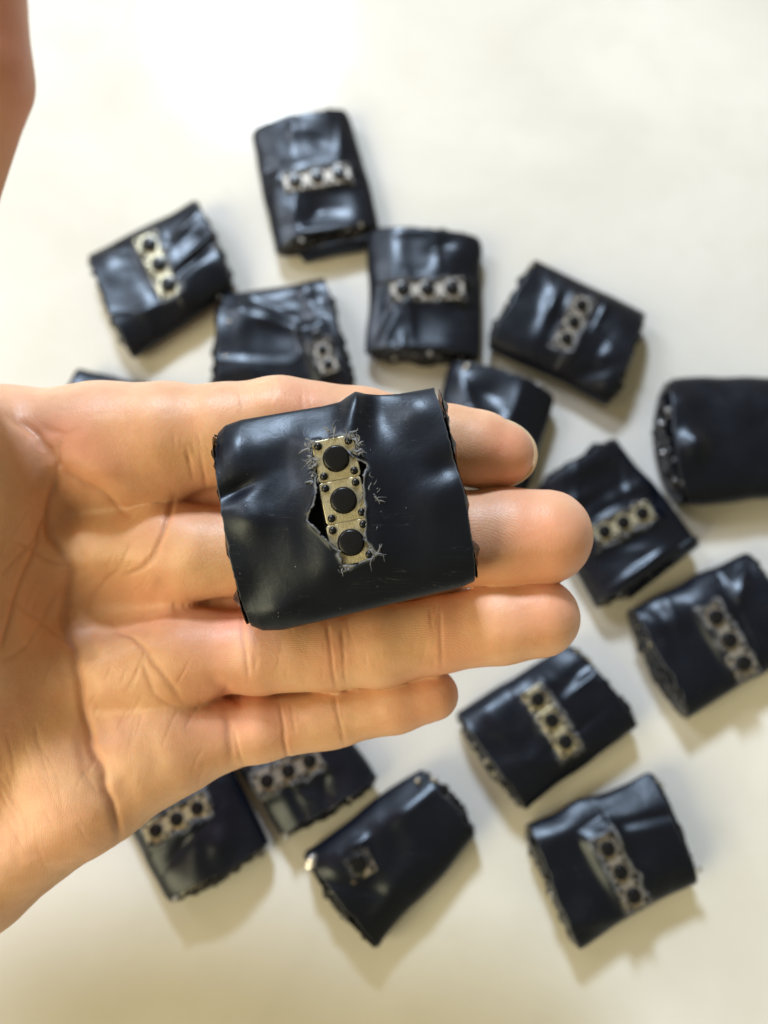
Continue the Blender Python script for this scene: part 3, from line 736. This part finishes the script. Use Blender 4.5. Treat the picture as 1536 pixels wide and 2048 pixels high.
def np_mesh(name, V, Q):
    me = bpy.data.meshes.new(name)
    me.vertices.add(len(V)); me.vertices.foreach_set('co', V.astype(np.float32).ravel())
    me.loops.add(len(Q) * 4); me.loops.foreach_set('vertex_index', Q.astype(np.int32).ravel())
    me.polygons.add(len(Q)); me.polygons.foreach_set('loop_start', np.arange(0, len(Q) * 4, 4, dtype=np.int32))
    me.update(calc_edges=True)
    me.polygons.foreach_set('use_smooth', np.ones(len(Q), bool))
    return me
hm0 = np_mesh('hand_base', HV, HQ)
tmp = bpy.data.objects.new('tmp', hm0); COL.objects.link(tmp)
md = tmp.modifiers.new('s', 'SUBSURF'); md.levels = 1
dg = bpy.context.evaluated_depsgraph_get(); dg.update()
hm = bpy.data.meshes.new_from_object(tmp.evaluated_get(dg)); hm.name = 'hand'
bpy.data.objects.remove(tmp); bpy.data.meshes.remove(hm0)
nv = len(hm.vertices)
co = np.empty(nv * 3, np.float32); hm.vertices.foreach_get('co', co); co = co.reshape(-1, 3).astype(float)
no = np.empty(nv * 3, np.float32); hm.vertex_normals.foreach_get('vector', no); no = no.reshape(-1, 3).astype(float)
PX = np.stack([co[:, 0] * F / (DH - co[:, 2]) + CX, CY - co[:, 1] * F / (DH - co[:, 2])], 1)
front = np.clip(no[:, 2] * 3 + 0.2, 0, 1)
# creases: polyline traced on the palm side, width px, depth cm, pigment
CREASES = [
    ([(112, 935), (104, 984), (101, 1012), (112, 1078), (133, 1163), (138, 1240), (146, 1302), (162, 1403), (190, 1505), (217, 1589), (240, 1685)], 9, .055, .8),
    ([(112, 935), (104, 984), (101, 1012), (112, 1078), (133, 1163), (138, 1240), (146, 1302), (162, 1403), (190, 1505), (217, 1589), (240, 1685)], 34, .055, 0),
    ([(0, 826), (40, 846), (75, 868), (100, 900), (112, 935)], 10, .05, .5),
    ([(71, 841), (100, 858), (129, 872), (150, 866)], 9, .022, .35), ([(129, 872), (120, 900), (118, 940)], 6, .015, .35),
    ([(118, 940), (162, 962), (220, 990), (262, 1030)], 8, .04, .35), ([(118, 940), (162, 962), (220, 990), (262, 1030)], 30, .05, 0),
    ([(347, 990), (343, 1028), (327, 1072), (307, 1109), (278, 1139), (244, 1167)], 6, .03, .7),
    ([(101, 1021), (80, 1090), (61, 1146), (20, 1258), (0, 1300)], 6, .03, .8), ([(0, 1160), (44, 1116), (90, 1060)], 6, .02, .5), ([(142, 1150), (110, 1125), (70, 1095), (30, 1080)], 6, .018, .5),
    ([(133, 1200), (60, 1290), (0, 1330)], 6, .015, .4), ([(150, 1280), (90, 1240), (20, 1200)], 6, .014, .4), ([(170, 1240), (200, 1180), (240, 1130)], 7, .015, .4),
    ([(217, 1240), (256, 1268), (294, 1305), (335, 1350), (366, 1400)], 6, .022, .5), ([(285, 1310), (310, 1380), (365, 1420)], 6, .014, .3),
    ([(271, 1420), (320, 1490), (368, 1562)], 40, .05, 0), ([(200, 1250), (240, 1230), (300, 1205), (400, 1195), (470, 1200)], 34, .045, 0),
    ([(372, 895), (380, 925), (386, 958)], 3.8, 0.0150, .5), ([(398, 905), (406, 935), (414, 968)], 3.8, 0.0150, .5), ([(345, 860), (352, 900)], 4.5, 0.0060, .2),
    ([(655, 1245), (662, 1310), (671, 1376)], 3.8, 0.0175, .6), ([(682, 1250), (686, 1310), (692, 1370)], 3.8, 0.0125, .45), ([(858, 1212), (861, 1240), (864, 1265)], 3.0, 0.0100, .4),
    ([(879, 1215), (881, 1270), (883, 1335)], 3.8, 0.0160, .5), ([(484, 1220), (488, 1290), (500, 1360)], 4.5, 0.0175, .4), ([(505, 1225), (512, 1300)], 3.8, 0.0060, .2),
    ([(561, 1405), (568, 1470), (577, 1525)], 3.8, 0.0175, .6), ([(582, 1405), (586, 1440), (590, 1470)], 3.0, 0.0090, .4), ([(668, 1385), (676, 1430), (690, 1486)], 3.8, 0.0150, .6), ([(468, 1455), (476, 1500), (486, 1532)], 4.5, 0.0150, .4),
    ([(430, 1360), (460, 1388), (480, 1392)], 14, .10, .5), ([(440, 1400), (462, 1392)], 10, .06, .3), ([(400, 1420), (440, 1402)], 8, .03, .3),
    ([(455, 1420), (458, 1470), (462, 1530)], 9, .03, .3),
]
_fr = np.random.RandomState(21)
for (x0, x1, y0, y1, n, sl, ln) in [(360, 425, 850, 970, 9, .15, 34), (640, 705, 1240, 1375, 12, .06, 46), (845, 895, 1215, 1330, 9, .02, 40), (480, 515, 1225, 1360, 8, .1, 40), (552, 600, 1405, 1515, 9, .1, 34),
                                    (660, 695, 1385, 1480, 7, .12, 34), (0, 300, 1050, 1350, 30, -.5, 70), (150, 420, 1280, 1560, 22, -.4, 70), (20, 200, 1380, 1700, 20, .4, 80), (460, 640, 780, 850, 5, .1, 50), (500, 640, 1250, 1370, 8, .05, 30), (720, 840, 1250, 1340, 8, .05, 30)]:
    for _ in range(n):
        x, y = _fr.uniform(x0, x1), _fr.uniform(y0, y1); L_ = ln * _fr.uniform(.5, 1.2); a = sl + _fr.uniform(-.25, .25)
        CREASES.append(([(x - a * L_ / 2, y - L_ / 2), (x + _fr.uniform(-3, 3), y), (x + a * L_ / 2, y + L_ / 2)], _fr.uniform(2.5, 3.8), _fr.uniform(.003, .007), _fr.uniform(.08, .3)))
disp = np.zeros(nv); crease = np.zeros(nv)
for pts, w, dep, pig in CREASES:
    P = resample(pts, 60, 4); lo = P.min(0) - 4 * w; hi = P.max(0) + 4 * w
    m = np.where(((PX > lo) & (PX < hi)).all(1) & (no[:, 2] > 0))[0]
    if not len(m): continue
    wob = np.stack([vnoise(PX[m] / 40, 5), vnoise(PX[m] / 40, 6)], 1) * w * 0.7
    d = poly_dist(PX[m] + wob, P, False)
    e0, e1 = np.linalg.norm(PX[m] - P[0], axis=1), np.linalg.norm(PX[m] - P[-1], axis=1)
    taper = 1 - 0.75 * np.exp(-(np.minimum(e0, e1) / (w * 3.0)) ** 2)
    g = np.exp(-(d / w) ** 2) * front[m] * taper
    disp[m] -= dep * g
    crease[m] = np.maximum(crease[m], pig * np.exp(-(d / (w * 0.75)) ** 2) * front[m] * taper)
# soft pads and hollows
def pad(x, y, sx, sy, a, h):
    a = math.radians(a); d = PX - (x, y)
    u = d[:, 0] * math.cos(a) + d[:, 1] * math.sin(a); v = -d[:, 0] * math.sin(a) + d[:, 1] * math.cos(a)
    return h * np.exp(-(u / sx) ** 2 - (v / sy) ** 2) * front
for a in [(235, 965, 95, 42, 28, .15), (395, 1090, 60, 70, 0, .07), (340, 1295, 100, 55, 12, .09), (320, 1430, 90, 80, 0, .06), (200, 1200, 105, 95, 0, -.28), (70, 1180, 90, 110, 0, -.10),
          (1060, 1070, 80, 70, 0, .05), (1030, 1240, 90, 60, 0, .05), (770, 1285, 60, 60, 0, .03), (580, 1300, 50, 60, 0, .03), (620, 1440, 30, 50, 0, .02), (520, 1460, 30, 60, 0, .03), (780, 1410, 70, 45, 0, .03), (940, 895, 70, 50, 0, .04)]:
    disp += pad(*a)
disp += fbm(co * 0.9, 41, 3) * 0.012 + vnoise(co * 6, 42) * 0.003
co2 = co + no * disp[:, None]
hm.vertices.foreach_set('co', co2.astype(np.float32).ravel()); hm.update()
red = np.zeros(nv)
for (x, y, sx, sy, h) in [(1090, 1070, 110, 110, .4), (1060, 1230, 110, 90, .45), (1000, 920, 90, 70, .45), (860, 1400, 70, 60, .4), (130, 870, 80, 60, .5), (200, 930, 100, 60, .5), (480, 1240, 50, 60, .6), (400, 1010, 80, 40, .5),
                          (670, 1310, 40, 70, .35), (885, 1270, 40, 70, .35), (570, 1460, 30, 60, .3), (460, 1400, 70, 60, .5), (20, 60, 60, 200, .9), (250, 1560, 150, 120, -.1), (600, 800, 60, 50, .3), (330, 1230, 120, 60, .35), (60, 1650, 150, 120, .3)]:
    red += h * np.exp(-((PX[:, 0] - x) / sx) ** 2 - ((PX[:, 1] - y) / sy) ** 2)
red += fbm(co * 1.3, 50, 3) * 0.20 + 0.06
# friction ridges: a phase per point, drawn as relief by the material
U = np.zeros(nv); am = np.zeros(nv); ridges = [
    (955, 1095, .8, 1.25, 150, 80, 0, .8), (900, 1250, .8, 1.5, 190, 65, 0, .7), (800, 915, .8, 1.6, 210, 60, 0, .7), (700, 1440, .8, 1.6, 180, 45, 0, .4),
    (540, 1330, .6, 1.6, 110, 70, 0, .3), (560, 1480, .6, 1.6, 90, 55, 0, .3), (470, 1150, .5, 1.9, 120, 80, 0, .7), (560, 1330, .45, 2.0, 160, 80, 0, .7), (300, 1130, .9, .9, 150, 90, 0, .45),
    (480, 1530, .6, 1.6, 130, 90, 0, .5), (100, 1700, 2.2, .3, 110, 190, 0, .5), (360, 1690, .9, 1.0, 140, 110, 0, .3)]
best = np.zeros(nv)
for (x, y, fx, fy, sx, sy, w, a) in ridges:
    dx, dy = PX[:, 0] - x, PX[:, 1] - y
    wgt = a * np.exp(-((dx / sx) ** 2 + (dy / sy) ** 2) ** 1.5) * (1 - .6 * np.exp(-(dx * dx + dy * dy) / 400)) * (.75 + .4 * vnoise(PX / 30, 9))
    ox, oy = (0, 0) if x == 955 else (-30, 100)
    d = np.sqrt(((dx - ox) * fx) ** 2 + ((dy - oy) * fy) ** 2 + 60) + vnoise(PX / 60, x % 13) * 14 + vnoise(PX / 22, x % 7) * 3
    m = wgt > best
    U[m] = d[m]; best[m] = wgt[m]
fattr(hm, 'ridge', U / 6.6 * 2 * math.pi); fattr(hm, 'ridge_amp', best * front)
fattr(hm, 'redness', np.clip(red, 0, 1)); fattr(hm, 'crease', np.clip(crease, 0, 1))
hand = bpy.data.objects.new('hand', hm); COL.objects.link(hand); hm.materials.clear(); hm.materials.append(SKIN)
hand.matrix_world = HM
tag(hand, 'open left hand, palm up and thumb raised, holding a torn black module across its fingers', 'hand')
# nail of the index finger, seen end-on past the fingertip
Vn, nr, na = [], 8, 40
for i in range(nr + 1):
    for k in range(na):
        f = i / nr; a = 2 * math.pi * k / na
        p = hp(984 + 91 * f * math.cos(a) - 5 * f * math.sin(a), 906 + 71 * f * math.sin(a) + 8 * f * math.cos(a), -1.80)
        Vn.append((p[0], p[1], p[2] - 0.22 * (1 - f ** 2.2)))
Qn = [(i * na + k, i * na + (k + 1) % na, (i + 1) * na + (k + 1) % na, (i + 1) * na + k) for i in range(nr) for k in range(na)]
o = link('fingernail', mesh('fingernail', Vn, Qn), hand, NAIL)
md = o.modifiers.new('thickness', 'SOLIDIFY'); md.thickness = 0.04; md.offset = 0
